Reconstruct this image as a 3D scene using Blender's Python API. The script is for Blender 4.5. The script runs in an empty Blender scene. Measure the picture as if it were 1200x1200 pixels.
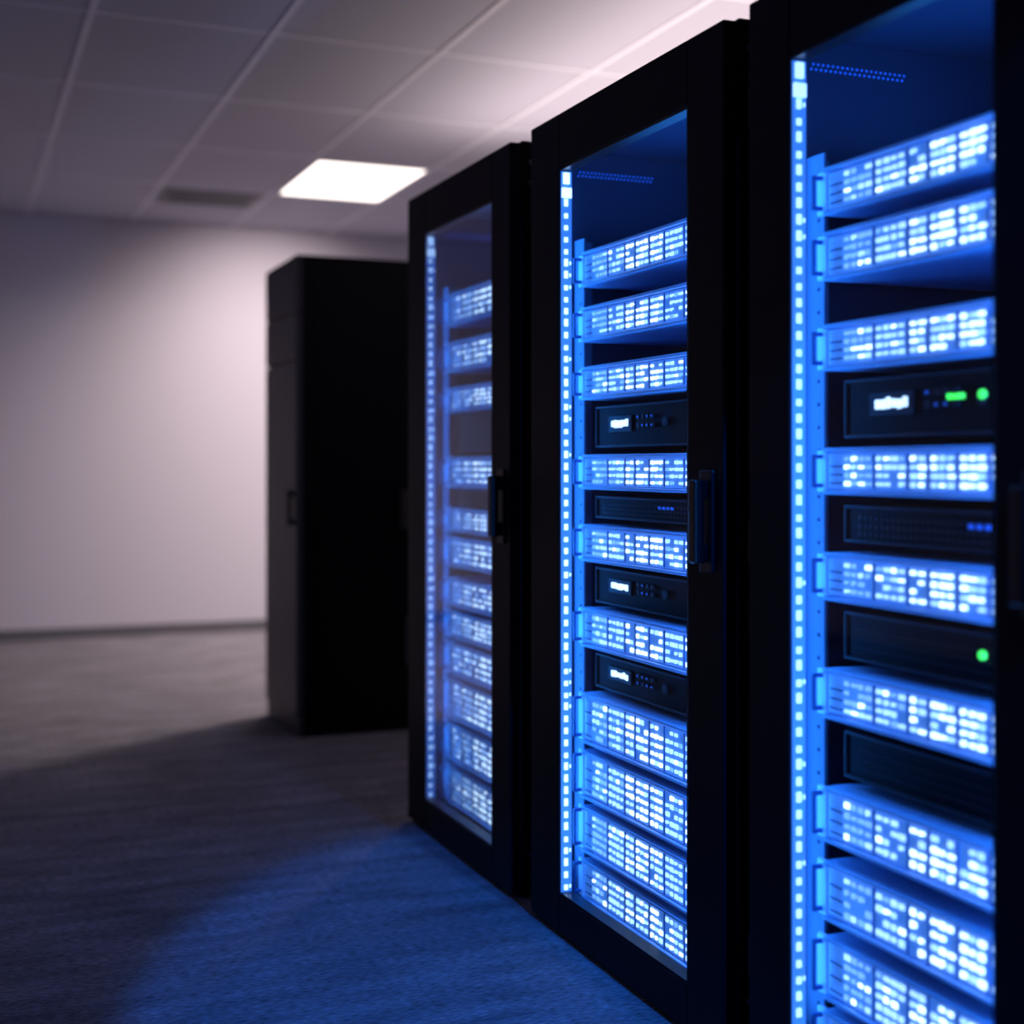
import bpy, bmesh, math, random
from mathutils import Vector, Matrix
random.seed(7)
scene = bpy.context.scene
scene.view_settings.view_transform = 'Standard'

# ---------------- materials ----------------
def mat(name, col, rough=0.5, metal=0.0, emit=None, es=0.0, spec=0.5):
    m = bpy.data.materials.new(name); m.use_nodes = True
    nt = m.node_tree; b = nt.nodes['Principled BSDF']
    b.inputs['Base Color'].default_value = (*col, 1)
    b.inputs['Roughness'].default_value = rough
    b.inputs['Metallic'].default_value = metal
    b.inputs['Specular IOR Level'].default_value = spec
    if emit:
        b.inputs['Emission Color'].default_value = (*emit, 1)
        b.inputs['Emission Strength'].default_value = es
    return m

M_black = mat('black_powder_coat', (0.005, 0.006, 0.012), 0.5, 0, spec=0.12)
M_hand  = mat('handle_black', (0.0025, 0.0028, 0.005), 0.3, 0, spec=0.3)
M_side  = mat('black_side_panel', (0.003, 0.003, 0.007), 0.5, 0, spec=0.12)
M_edge  = mat('black_satin_edge', (0.008, 0.009, 0.014), 0.3, 0.0, spec=0.25)
M_in    = mat('rack_interior', (0.03, 0.045, 0.09), 0.5, 0.0, spec=.2)
M_rail  = mat('rail_zinc', (0.16, 0.20, 0.30), 0.55, 0.0, spec=.15)
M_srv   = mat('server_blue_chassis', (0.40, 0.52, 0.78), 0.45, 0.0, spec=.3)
M_face  = mat('server_face_painted_light', (0.40, 0.52, 0.80), 0.45, 0.0, (0.05, 0.25, 1.0), 0.48, spec=.3)  # blue emission painted in for LED light falling on the server fronts
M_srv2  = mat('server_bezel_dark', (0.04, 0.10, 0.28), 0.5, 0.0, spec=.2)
M_led1  = mat('led_dim', (0.2, 0.4, 0.9), 0.4, 0, (0.22, 0.50, 1.0), 0.95)
M_led2  = mat('led_mid', (0.4, 0.6, 1), 0.4, 0, (0.40, 0.70, 1.0), 1.4)
M_led3  = mat('led_bright', (0.8, 0.9, 1), 0.4, 0, (0.60, 0.84, 1.0), 2.5)
M_strip = mat('strip_led', (0.8, 0.9, 1), 0.4, 0, (0.50, 0.76, 1.0), 2.0)
M_stripC= mat('strip_led_soft', (0.8, 0.9, 1), 0.4, 0, (0.42, 0.70, 1.0), 1.5)
M_stripb= mat('strip_diffuser', (0.12, 0.24, 0.5), 0.5, 0, (0.05, 0.26, 1.0), 0.5, spec=.2)
M_dev   = mat('black_device', (0.003, 0.004, 0.007), 0.6, 0.0, spec=.04)
M_devf  = mat('device_trim', (0.03, 0.032, 0.04), 0.5, 0.0, spec=.1)
M_disp  = mat('device_display', (0.8, 0.9, 1), 0.4, 0, (0.50, 0.73, 1.0), 1.9)
M_green = mat('green_led', (0.1, 0.9, 0.2), 0.4, 0, (0.06, 1.0, 0.06), 1.3)
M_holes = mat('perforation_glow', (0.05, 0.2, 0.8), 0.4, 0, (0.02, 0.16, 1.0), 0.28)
M_metal = mat('screw_metal', (0.2, 0.2, 0.25), 0.4, 1.0)
M_grey  = mat('grey_plastic', (0.02, 0.02, 0.028), 0.5, spec=.1)
M_lbox  = mat('dark_plastic', (0.03, 0.03, 0.035), 0.5)

def glass(name, refl_tint, refl_tint_col, refl=.6):
    m = bpy.data.materials.new(name); m.use_nodes = True
    nt = m.node_tree; nt.nodes.clear()
    o = nt.nodes.new('ShaderNodeOutputMaterial')
    t = nt.nodes.new('ShaderNodeBsdfTransparent'); t.inputs[0].default_value = (0.96, 0.98, 1, 1)
    g = nt.nodes.new('ShaderNodeBsdfGlossy'); g.inputs['Roughness'].default_value = 0.03
    f = nt.nodes.new('ShaderNodeLayerWeight'); f.inputs['Blend'].default_value = 0.5
    p = nt.nodes.new('ShaderNodeMath'); p.operation='POWER'; p.inputs[1].default_value=4.0
    ml = nt.nodes.new('ShaderNodeMath'); ml.operation='MULTIPLY_ADD'; ml.inputs[1].default_value=refl; ml.inputs[2].default_value=0.03; ml.use_clamp=True
    nt.links.new(f.outputs['Facing'],p.inputs[0]); nt.links.new(p.outputs[0],ml.inputs[0])
    mx = nt.nodes.new('ShaderNodeMixShader')
    nt.links.new(ml.outputs[0], mx.inputs[0]); nt.links.new(t.outputs[0], mx.inputs[1]); nt.links.new(g.outputs[0], mx.inputs[2])
    d = nt.nodes.new('ShaderNodeBsdfDiffuse'); d.inputs[0].default_value = (*refl_tint_col, 1)
    m2 = nt.nodes.new('ShaderNodeMixShader'); m2.inputs[0].default_value = refl_tint
    nt.links.new(mx.outputs[0], m2.inputs[1]); nt.links.new(d.outputs[0], m2.inputs[2])
    nt.links.new(m2.outputs[0], o.inputs[0])
    return m
M_glass = glass('door_glass', 0.0, (0.3, 0.4, 0.8), .15)
M_glassA = glass('door_glass_painted_refl', 0.08, (1.0, 0.62, 0.42), 3.2)  # warm diffuse tint painted in for the wall's reflection in the glass

# ---------------- mesh helper ----------------
class Builder:
    def __init__(s, name, mats, parent=None, bevel=0.0, seg=2):
        s.name=name; s.mats=mats; s.bm=bmesh.new(); s.parent=parent; s.bevel=bevel; s.seg=seg
    def box(s, x0,x1,y0,y1,z0,z1, m=0):
        if x0>x1:x0,x1=x1,x0
        if y0>y1:y0,y1=y1,y0
        if z0>z1:z0,z1=z1,z0
        v=[s.bm.verts.new(p) for p in [(x0,y0,z0),(x1,y0,z0),(x1,y1,z0),(x0,y1,z0),(x0,y0,z1),(x1,y0,z1),(x1,y1,z1),(x0,y1,z1)]]
        for f in [(0,3,2,1),(4,5,6,7),(0,1,5,4),(1,2,6,5),(2,3,7,6),(3,0,4,7)]:
            fc=s.bm.faces.new([v[i] for i in f]); fc.material_index=m
    def cyl(s, c, r, d, axis='X', m=0, n=16):
        rot = {'X':Matrix.Rotation(math.pi/2,4,'Y'),'Y':Matrix.Rotation(math.pi/2,4,'X'),'Z':Matrix.Identity(4)}[axis]
        r_=bmesh.ops.create_cone(s.bm,cap_ends=True,segments=n,radius1=r,radius2=r,depth=d,matrix=Matrix.Translation(c)@rot)
        fs=set()
        for v in r_['verts']:
            for f in v.link_faces: fs.add(f)
        for f in fs: f.material_index=m
    def done(s):
        me=bpy.data.meshes.new(s.name); s.bm.to_mesh(me); s.bm.free()
        for m in s.mats: me.materials.append(m)
        o=bpy.data.objects.new(s.name,me); scene.collection.objects.link(o)
        if s.parent: 
            o.parent=s.parent
            o.matrix_parent_inverse=s.parent.matrix_world.inverted()
        if s.bevel:
            b=o.modifiers.new('bevel','BEVEL'); b.width=s.bevel; b.segments=s.seg; b.limit_method='ANGLE'
        return o

def empty(name, loc):
    e=bpy.data.objects.new(name,None); e.location=loc; scene.collection.objects.link(e)
    e.matrix_world=Matrix.Translation(loc); return e

def light(name, kind, loc, energy, col, direction=None, parent=None, **kw):
    l=bpy.data.lights.new(name,kind); l.energy=energy; l.color=col
    for k,v in kw.items(): setattr(l,k,v)
    o=bpy.data.objects.new(name,l); scene.collection.objects.link(o)
    o.location=loc
    if direction is not None:
        o.rotation_euler=Vector(direction).to_track_quat('-Z','Y').to_euler()
    if parent:
        o.parent=parent; o.matrix_parent_inverse=parent.matrix_world.inverted()
    return o

X0=1.434; H=2.1; DEPTH=1.0
RX0,RX1,RY0,RY1,CH = -2.6,5.2,-2.2,9.9,2.92

# ---------------- room ----------------
M_wall=mat('painted_wall',(0.50,0.49,0.58),0.85)

def carpet():
    m=bpy.data.materials.new('carpet_tiles'); m.use_nodes=True
    nt=m.node_tree; b=nt.nodes['Principled BSDF']; b.inputs['Roughness'].default_value=0.95
    b.inputs['Specular IOR Level'].default_value=0.08
    tc=nt.nodes.new('ShaderNodeTexCoord')
    br=nt.nodes.new('ShaderNodeTexBrick'); br.inputs['Scale'].default_value=1.0
    br.inputs['Color1'].default_value=(0.17,0.165,0.195,1); br.inputs['Color2'].default_value=(0.20,0.194,0.226,1)
    br.inputs['Mortar'].default_value=(0.165,0.16,0.185,1); br.inputs['Mortar Size'].default_value=0.003
    br.inputs['Brick Width'].default_value=0.5; br.inputs['Row Height'].default_value=0.25
    nt.links.new(tc.outputs['Object'],br.inputs['Vector'])
    n=nt.nodes.new('ShaderNodeTexNoise'); n.inputs['Scale'].default_value=120; n.inputs['Detail'].default_value=3
    mp2=nt.nodes.new('ShaderNodeMapping'); mp2.inputs['Scale'].default_value=(0.35,1.3,1)
    nt.links.new(tc.outputs['Object'],mp2.inputs[0]); nt.links.new(mp2.outputs[0],n.inputs['Vector'])
    n2=nt.nodes.new('ShaderNodeTexNoise'); n2.inputs['Scale'].default_value=9; n2.inputs['Detail'].default_value=6
    nt.links.new(mp2.outputs[0],n2.inputs['Vector'])
    mr=nt.nodes.new('ShaderNodeMapRange'); mr.inputs['From Min'].default_value=0.3; mr.inputs['From Max'].default_value=0.7
    mr.inputs['To Min'].default_value=0.5; mr.inputs['To Max'].default_value=1.5
    nt.links.new(n.outputs['Fac'],mr.inputs[0])
    mr2=nt.nodes.new('ShaderNodeMapRange'); mr2.inputs['From Min'].default_value=0.3; mr2.inputs['From Max'].default_value=0.7
    mr2.inputs['To Min'].default_value=0.7; mr2.inputs['To Max'].default_value=1.3
    nt.links.new(n2.outputs['Fac'],mr2.inputs[0])
    mu=nt.nodes.new('ShaderNodeMath'); mu.operation='MULTIPLY'
    nt.links.new(mr.outputs[0],mu.inputs[0]); nt.links.new(mr2.outputs[0],mu.inputs[1])
    vm=nt.nodes.new('ShaderNodeVectorMath'); vm.operation='SCALE'
    nt.links.new(br.outputs['Color'],vm.inputs[0]); nt.links.new(mu.outputs[0],vm.inputs['Scale'])
    nt.links.new(vm.outputs[0],b.inputs['Base Color'])
    return m
M_carpet=carpet()
M_ceil=mat('ceiling_tile',(0.40,0.395,0.48),0.9)
M_grid=mat('ceiling_grid_metal',(0.58,0.57,0.66),0.6)
M_base=mat('baseboard_grey',(0.10,0.10,0.125),0.6)
M_panel=mat('light_diffuser',(1,0.95,0.9),0.5,0,(1.0,0.90,0.82),3.0)
M_vent=mat('vent_metal',(0.15,0.145,0.165),0.5,0.3)
M_ventd=mat('vent_dark',(0.03,0.03,0.035),0.8)

f=Builder('floor',[M_carpet]); f.box(RX0-.1,RX1+.1,RY0-.1,RY1+.1,-0.1,0); f.done()
for nm,a in {'wall_back':(RX0-.1,RX1+.1,RY1,RY1+.1),'wall_front':(RX0-.1,RX1+.1,RY0-.1,RY0),
             'wall_left':(RX0-.1,RX0,RY0,RY1),'wall_right':(RX1,RX1+.1,RY0,RY1)}.items():
    w=Builder(nm,[M_wall]); w.box(*a,0,CH); w.done()
b=Builder('baseboard_back',[M_base],bevel=.004); b.box(RX0,RX1,RY1-.015,RY1,0,.075); b.done()
b=Builder('baseboard_left',[M_base],bevel=.004); b.box(RX0,RX0+.015,RY0,RY1-.015,0,.075); b.done()

# ceiling with T-bar grid
GX=0.70; GY=1.05; gx0=1.9; gy0=7.5
c=Builder('ceiling',[M_ceil,M_grid])
c.box(RX0-.1,RX1+.1,RY0-.1,RY1+.1,CH+.004,CH+.1,0)
xs=[gx0+i*GX for i in range(-8,6) if RX0<gx0+i*GX<RX1]
ys=[gy0+i*GY for i in range(-10,4) if RY0<gy0+i*GY<RY1]
for x in xs: c.box(x-.014,x+.014,RY0,RY1,CH,CH+.004,1)
for y in ys:
    xx=[RX0]+xs+[RX1]
    for a,b_ in zip(xx[:-1],xx[1:]): c.box(a+.014,b_-.014,y-.012,y+.012,CH+.001,CH+.004,1)
c.done()

def panel(cx0,cy0):
    e=empty('ceiling_light_panel',(cx0+GX/2,cy0+GY/2,CH))
    p=Builder('diffuser',[M_panel,M_grid],e)
    p.box(cx0+.03,cx0+GX-.03,cy0+.03,cy0+GY-.03,CH-.006,CH+.01,0)
    for q in [(cx0+.012,cx0+.03,cy0+.012,cy0+GY-.012),(cx0+GX-.03,cx0+GX-.012,cy0+.012,cy0+GY-.012),
              (cx0+.03,cx0+GX-.03,cy0+.012,cy0+.03),(cx0+.03,cx0+GX-.03,cy0+GY-.03,cy0+GY-.012)]:
        p.box(*q,CH-.01,CH+.01,1)
    p.done()
    return e
WARM=(1.0,0.81,0.74)
p1=panel(1.9,7.5)
light('lamp','AREA',(2.25,8.02,CH-.02),10,WARM,(0,0,-1),p1,shape='RECTANGLE',size=.6,size_y=.95)
light('added_wall_fill','SPOT',(2.2,8.62,CH-.03),190,WARM,(-.1,1.28,-1.3),p1,spot_size=math.radians(112),spot_blend=1.0,shadow_soft_size=.15)  # added spot without a fixture, brightens the back wall only
p2=panel(3.3,7.5)
light('lamp','AREA',(3.65,8.02,CH-.02),215,WARM,(-.25,-.1,-1),p2,shape='RECTANGLE',size=.55,size_y=.7,spread=math.radians(150))
# added light, unseen behind the row, brightening the ceiling
light('added_ceiling_fill','AREA',(2.75,4.5,2.40),36,(1.0,0.82,0.75),(0,0,1),shape='RECTANGLE',size=.8,size_y=4.2)
# added cool dim fill for the room, no fixture
light('room_ambient','AREA',(-1.3,3.5,2.88),5,(0.18,0.32,1.0),(0,0,-1),shape='RECTANGLE',size=2.0,size_y=7)
# added spot, no fixture, makes the blue light pool on the floor
light('added_blue_floor_fill','SPOT',(1.3,0.0,2.8),560,(0.0,0.19,1.0),(0.22,2.22,-2.8),spot_size=math.radians(38.5),spot_blend=.13,shadow_soft_size=.04)

# vent
v=empty('ceiling_air_vent',(1.55,8.87,CH))
vb=Builder('grille',[M_vent,M_ventd],v)
vb.box(1.27,1.83,8.70,9.05,CH-.004,CH+.008,1)
for q in [(1.25,1.29,8.68,9.07),(1.81,1.85,8.68,9.07),(1.29,1.81,8.68,8.72),(1.29,1.81,9.03,9.07)]: vb.box(*q,CH-.014,CH+.008,0)
for i in range(9): vb.box(1.29,1.81,8.735+i*.033,8.747+i*.033,CH-.012,CH+.002,0)
vb.done()

# ---------------- server ----------------
def server(parent, yf, yn, z0, z1, seed):
    rnd=random.Random(seed)
    XS=X0+.108; h=z1-z0
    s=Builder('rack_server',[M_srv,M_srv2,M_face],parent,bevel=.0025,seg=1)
    s.box(XS,XS+.55,yn+.03,yf-.03,z0,z1,0)           # chassis
    s.box(XS-.012,XS,yn+.03,yf-.03,z1-.008,z1,0)
    s.box(XS-.012,XS,yn+.03,yf-.03,z0,z0+.008,0)
    for (a,b_) in ((yf-.03,yf),(yn,yn+.03)):
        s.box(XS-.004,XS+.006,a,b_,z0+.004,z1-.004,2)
        m=(a+b_)/2
        s.box(XS-.026,XS-.02,m-.005,m+.005,z0+.012,z1-.012,1)
        s.box(XS-.022,XS-.004,m-.005,m+.005,z0+.012,z0+.02,1)
        s.box(XS-.022,XS-.004,m-.005,m+.005,z1-.02,z1-.012,1)
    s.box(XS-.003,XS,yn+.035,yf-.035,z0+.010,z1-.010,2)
    s.done()
    L=Builder('status_leds',[M_led1,M_led2,M_led3,M_srv2],parent)
    rows=4
    if h>.115: rows=5
    rp=(h-.026)/rows
    o=.058; W=(yf-.03)-(yn+.03)
    groups=[(4,.021,0),(4,.021,1),(2,.022,2),(3,.021,2),(3,.021,2),(4,.021,1),(2,.022,2),(4,.021,1),(4,.021,0)]
    gi=0
    for k in range(3):
        L.box(XS-.0045,XS-.0025,yf-.03-.05,yf-.03-.012,z0+.02+k*(h-.04)/3,z0+.0225+k*(h-.04)/3,3)
    while o<W-.05:
        n,pt,br=groups[gi%len(groups)]; gi+=1
        for k in range(n):
            if o+pt>W-.03: break
            y=yf-.03-o
            for r in range(rows):
                zc=z0+.013+rp*(r+.5)
                t=rnd.random()
                if t<.07: continue
                lv = br if t<.62 else rnd.choice([0,1,1,2])
                if br==2 and lv==0: lv=1
                ww=pt*rnd.choice([.55,.66,.76]); hh=rp*rnd.choice([.36,.45,.52])
                if rnd.random()<.4:
                    L.box(XS-.006,XS-.002,y-ww*.42,y,zc-hh/2,zc+hh/2,lv)
                    L.box(XS-.006,XS-.002,y-ww,y-ww*.6,zc-hh*rnd.uniform(.2,.5),zc+hh/2,lv)
                else:
                    L.box(XS-.006,XS-.002,y-ww,y,zc-hh/2,zc+hh/2,lv)
            o+=pt
        y=yf-.03-o
        L.box(XS-.0055,XS-.002,y-.004,y-.0015,z0+.012,z1-.012,3)
        o+=.010
    L.done()

def device(parent, yf, yn, z0, z1, green=0, kind=0, seed=0):
    """kind 0: appliance with display, 1: vented switch, 2: blank appliance"""
    rnd=random.Random(seed)
    XS=X0+.135
    d=Builder('rack_appliance',[M_dev,M_devf,M_disp,M_green,M_grey,M_holes],parent,bevel=.0015,seg=1)
    d.box(XS,XS+.45,yn+.03,yf-.05,z0,z1,0)
    d.box(XS-.006,XS,yn+.03,yf-.05,z1-.006,z1,1); d.box(XS-.006,XS,yn+.03,yf-.05,z0,z0+.006,1)
    d.box(XS-.006,XS,yf-.056,yf-.05,z0+.006,z1-.006,1); d.box(XS-.006,XS,yn+.03,yn+.036,z0+.006,z1-.006,1)
    h=z1-z0
    if kind==1:
        n=int((yf-yn-.16)/.016)
        for i in range(n):
            y=yf-.09-i*.016
            for k in range(3): d.box(XS-.003,XS,y-.011,y,z0+.012+k*(h-.024)/3,z0+.012+(k+.6)*(h-.024)/3,4)
        for k in range(4): d.box(XS-.005,XS,yf-.40-k*.02,yf-.388-k*.02,z0+h*.55,z0+h*.68,5)
    elif kind==0:
        zc=z0+h*.55
        d.box(XS-.005,XS,yf-.25,yf-.125,zc-h*.2,zc+h*.2,4)
        for i in range(6):
            y=yf-.145-i*.0155
            d.box(XS-.008,XS-.004,y-.013,y,zc-h*rnd.uniform(.06,.10),zc+h*rnd.uniform(.06,.11),2)
        for i in range(4):
            for k in range(2):
                d.box(XS-.006,XS,yf-.295-i*.024,yf-.278-i*.024,zc-h*.12+k*h*.2,zc-h*.0+k*h*.2,4)
                if rnd.random()<.5: d.box(XS-.008,XS-.005,yf-.291-i*.024,yf-.283-i*.024,zc-h*.08+k*h*.2,zc-h*.04+k*h*.2,5)
        d.cyl((XS-.003,yf-.42,zc),.012,.006,'X',1)
    else:
        for k in range(3): d.box(XS-.003,XS,yn+.06,yf-.09,z0+h*(.25+.2*k),z0+h*(.29+.2*k),4)
    if green:
        zc=z0+h*.6
        d.cyl((XS-.006,yf-.425,zc),.008,.008,'X',3)
        if green>1:
            for i in range(4): d.box(XS-.008,XS,yf-.345-i*.011,yf-.339-i*.011,zc-.005,zc+.005,3)
    d.done()

SRV=[(1.665,1.756),(1.521,1.611),(1.37,1.455),(1.137,1.227),(.95,1.045),(.727,.828),(.475,.605),(.33,.455),(.19,.31),(.065,.17)]
SRVC=[(1.672,1.762),(1.548,1.64),(1.378,1.465),(1.145,1.232),(.945,1.035),(.722,.816),(.488,.592),(.34,.452),(.19,.31),(.065,.17)]
DEV=[(1.245,1.352,0),(1.062,1.12,1),(.842,.935,0),(.622,.71,0)]
DEVC=[(1.25,1.36,0),(1.055,1.125,1),(.835,.925,2),(.612,.70,2)]
SRVA=[(1.66,1.767),(1.505,1.606),(1.375,1.455),(1.125,1.228),(.98,1.06),(.865,.965),(.735,.83),(.632,.722),(.51,.618),(.365,.495),(.225,.35),(.08,.207)]
DEVA=[(1.243,1.365,2),(1.07,1.115,1)]

BLUE=(0.025,0.25,1.0)
def rack(yn, yf, gn, gf, srv, dev, gm, greens, idx, lightpow=1.0, ms=None):
    """yn/yf: near/far side of cabinet in Y; gn/gf: glass near/far edges."""
    e=empty('server_rack',(X0+DEPTH/2,(yn+yf)/2,0))
    DT=.034
    XB=X0+DT+.002
    t=.014
    b=Builder('cabinet_body',[M_side,M_in,M_rail,M_holes,M_edge,M_metal],e,bevel=.003,seg=2)
    b.box(XB,X0+DEPTH,yn,yn+t,.0,H-.0,0)
    b.box(XB,X0+DEPTH,yf-t,yf,.0,H-.0,0)
    b.box(XB,X0+DEPTH,yn+t,yf-t,H-.03,H,0)
    b.box(XB,X0+DEPTH,yn+t,yf-t,0,.045,0)
    b.box(X0+DEPTH-.015,X0+DEPTH,yn+t,yf-t,.045,H-.03,1)
    b.box(X0+.08,X0+.10,yn-.004,yn,.05,H-.05,4)
    for z in (.12,H-.12,H-.06): b.cyl((X0+.06,yn-.003,z),.008,.008,'Y',5)
    b.box(XB+.03,X0+DEPTH-.05,yn+t,yf-t,H-.06,H-.045,1)      # inner roof liner
    b.box(XB+.03,X0+DEPTH-.05,yn+t,yn+t+.003,.05,H-.06,1)    # inner side liners
    b.box(XB+.03,X0+DEPTH-.05,yf-t-.003,yf-t,.05,H-.06,1)
    for a,c_ in ((yf-t-.068,yf-t-.005),(yn+t+.005,yn+t+.06)):
        b.box(X0+.118,X0+.124,a,c_,.05,H-.30,2)
        b.box(X0+.118,X0+.17,c_-.006,c_,.05,H-.30,2)
        z=.07
        while z<H-.32:
            yc=a+.018
            b.box(X0+.1165,X0+.119,yc-.004,yc+.004,z,z+.007,1); z+=.0444
    b.box(X0+.8,X0+.83,yf-t-.06,yf-t-.004,.05,H-.1,1); b.box(X0+.8,X0+.83,yn+t+.004,yn+t+.06,.05,H-.1,1)
    for r in range(2):
        for i in range(20):
            x=X0+.13+i*.0115+r*.005
            b.box(x,x+.005,yf-t-.006,yf-t-.0025,H-.124+r*.010,H-.119+r*.010,3)
    b.done()
    d=Builder('door_frame',[M_black,M_edge],e,bevel=.004,seg=3)
    zt=1.955; zb=.108
    XD=X0+DT
    d.box(X0,XD,gf,yf-.001,.012,H-.006,0)
    d.box(X0,XD,yn+.001,gn,.012,H-.006,0)
    d.box(X0,XD,gn,gf,zt,H-.006,0)
    d.box(X0,XD,gn,gf,.012,zb,0)
    d.done()
    g=Builder('door_gasket',[M_edge],e,bevel=.001,seg=1)
    for q in [(gn,gn+.006,zb,zt),(gn+.006,gf,zt-.006,zt),(gn+.006,gf,zb,zb+.006)]:
        g.box(X0+.002,XD+.003,q[0],q[1],q[2],q[3])
    g.done()
    g=Builder('door_glass',[gm],e); 
    g.bm.faces.new([g.bm.verts.new(p) for p in [(X0+.002,gn,zt),(X0+.002,gf,zt),(X0+.002,gf,zb),(X0+.002,gn,zb)]])
    g.done()
    hy=yn+.062
    h=Builder('door_handle',[M_edge,M_hand],e,bevel=.006,seg=3)
    h.box(X0-.006,X0+.002,hy-.026,hy+.026,.98,1.19,0)
    h.box(X0-.038,X0-.014,hy-.013,hy+.015,1.0,1.17,1)
    h.box(X0-.03,X0-.002,hy-.009,hy+.011,1.13,1.168,1)
    h.box(X0-.03,X0-.002,hy-.009,hy+.011,1.002,1.04,1)
    h.done()
    hg=Builder('door_hinges',[M_edge],e,bevel=.002,seg=1)
    for z in (.25,1.05,1.9): hg.box(X0+.004,X0+.05,yf,yf+.008,z-.04,z+.04,0)
    hg.done()
    # LED strip mounted on the far jamb of the door opening
    st=Builder('led_light_strip',[M_stripb,ms or M_strip,M_rail],e)
    st.box(X0+.005,XD,gf-.003,gf,zb+.006,zt-.008,0)
    z=zb+.012
    rnd=random.Random(idx)
    while z<zt-.09:
        st.box(X0+.013,X0+.022,gf-.007,gf-.003,z,z+rnd.choice([.012,.015,.018]),1)
        if rnd.random()<.35: st.box(X0+.028,X0+.031,gf-.005,gf-.003,z+.004,z+.012,1)
        z+=.0305
    st.box(X0+.006,XD-.002,gf-.008,gf-.003,zt-.075,zt-.05,1)
    st.box(X0+.010,XD-.008,gf-.009,gf-.003,zt-.04,zt-.012,1)
    st.done()
    yfs=yf-.078; yns=yn+.078
    for i,(a,b_) in enumerate(srv): server(e,yfs,yns,a,b_,idx*100+i)
    for i,(a,b_,v_) in enumerate(dev): device(e,yfs,yns,a,b_,greens.get(i,0),v_,idx*50+i)
    light('led_glow_far','AREA',(X0+.062,yf-.028,1.03),5*lightpow,BLUE,(.5,-1,0),e,shape='RECTANGLE',size=.02,size_y=1.8)
    light('added_fill_near','AREA',(X0+.055,yn+.03,1.03),15*lightpow,BLUE,(.3,1,0),e,shape='RECTANGLE',size=.02,size_y=1.8)  # added light hidden behind the near door frame, brightens the servers
    light('added_fill_top','AREA',(X0+.30,(yn+yf)/2,1.80),2.2*lightpow,BLUE,(0,0,1),e,shape='RECTANGLE',size=.3,size_y=.6)  # added upward light, unseen above the servers, brightens the inner roof
    return e

rack(1.452,2.274,1.600,2.134,SRVC,DEVC,M_glass,{0:2,2:1},1,.85,M_stripC)
rack(2.365,3.346,2.512,3.163,SRV,DEV,M_glass,{},2)
rack(3.489,4.401,3.631,4.220,SRVA,DEVA,M_glassA,{},3,.9)

# ---------------- closed cabinet at the back ----------------
HD=2.125
e=empty('server_cabinet',(1.93,6.21,0))
yn,yf=5.902,6.524; xf=1.41
M_dfront=mat('cabinet_front_grey',(0.055,0.05,0.06),0.45,spec=.25)
b=Builder('cabinet_body',[M_side,M_edge],e,bevel=.002)
b.box(xf+.03,xf+1.05,yn,yf,0.0,HD-.012,0)
b.box(xf+.003,xf+1.06,yn-.003,yf+.003,HD-.012,HD,0)
b.box(xf+.08,xf+.1,yn-.005,yn,.08,HD-.08,0)
b.done()
b=Builder('front_door',[M_dfront,M_edge],e,bevel=.002)
b.box(xf,xf+.03,yn+.001,yf-.001,.08,1.66,0)
b.box(xf,xf+.03,yn+.001,yf-.001,1.667,1.875,0)
b.box(xf,xf+.03,yn+.001,yf-.001,1.882,HD-.013,0)
b.box(xf+.008,xf+.03,yn+.001,yf-.001,.0,.073,0)
b.done()
b=Builder('door_handle',[M_edge],e,bevel=.004)
b.box(xf-.03,xf-.012,yn+.05,yn+.075,.93,1.09); b.box(xf-.015,xf,yn+.05,yn+.075,1.06,1.085); b.box(xf-.015,xf,yn+.05,yn+.075,.935,.96)
b.done()
b=Builder('side_junction_boxes',[M_lbox],e,bevel=.006)
b.box(1.88,1.98,yn-.03,yn,.91,1.085); b.box(1.90,1.98,yn-.03,yn,.30,.515)
b.done()

w=bpy.data.worlds.new('world'); scene.world=w; w.use_nodes=True
w.node_tree.nodes['Background'].inputs[0].default_value=(0.02,0.02,0.04,1)

# ---------------- camera ----------------
cam=bpy.data.cameras.new('camera'); co=bpy.data.objects.new('camera',cam); scene.collection.objects.link(co)
co.location=(0,0,1.2); co.rotation_euler=(math.pi/2,0,-math.atan(660/1600))
cam.lens=48; cam.sensor_width=36; cam.shift_y=-55/1200
cam.clip_start=.05
cam.dof.use_dof=True; cam.dof.focus_distance=3.1; cam.dof.aperture_fstop=1.35
scene.camera=co
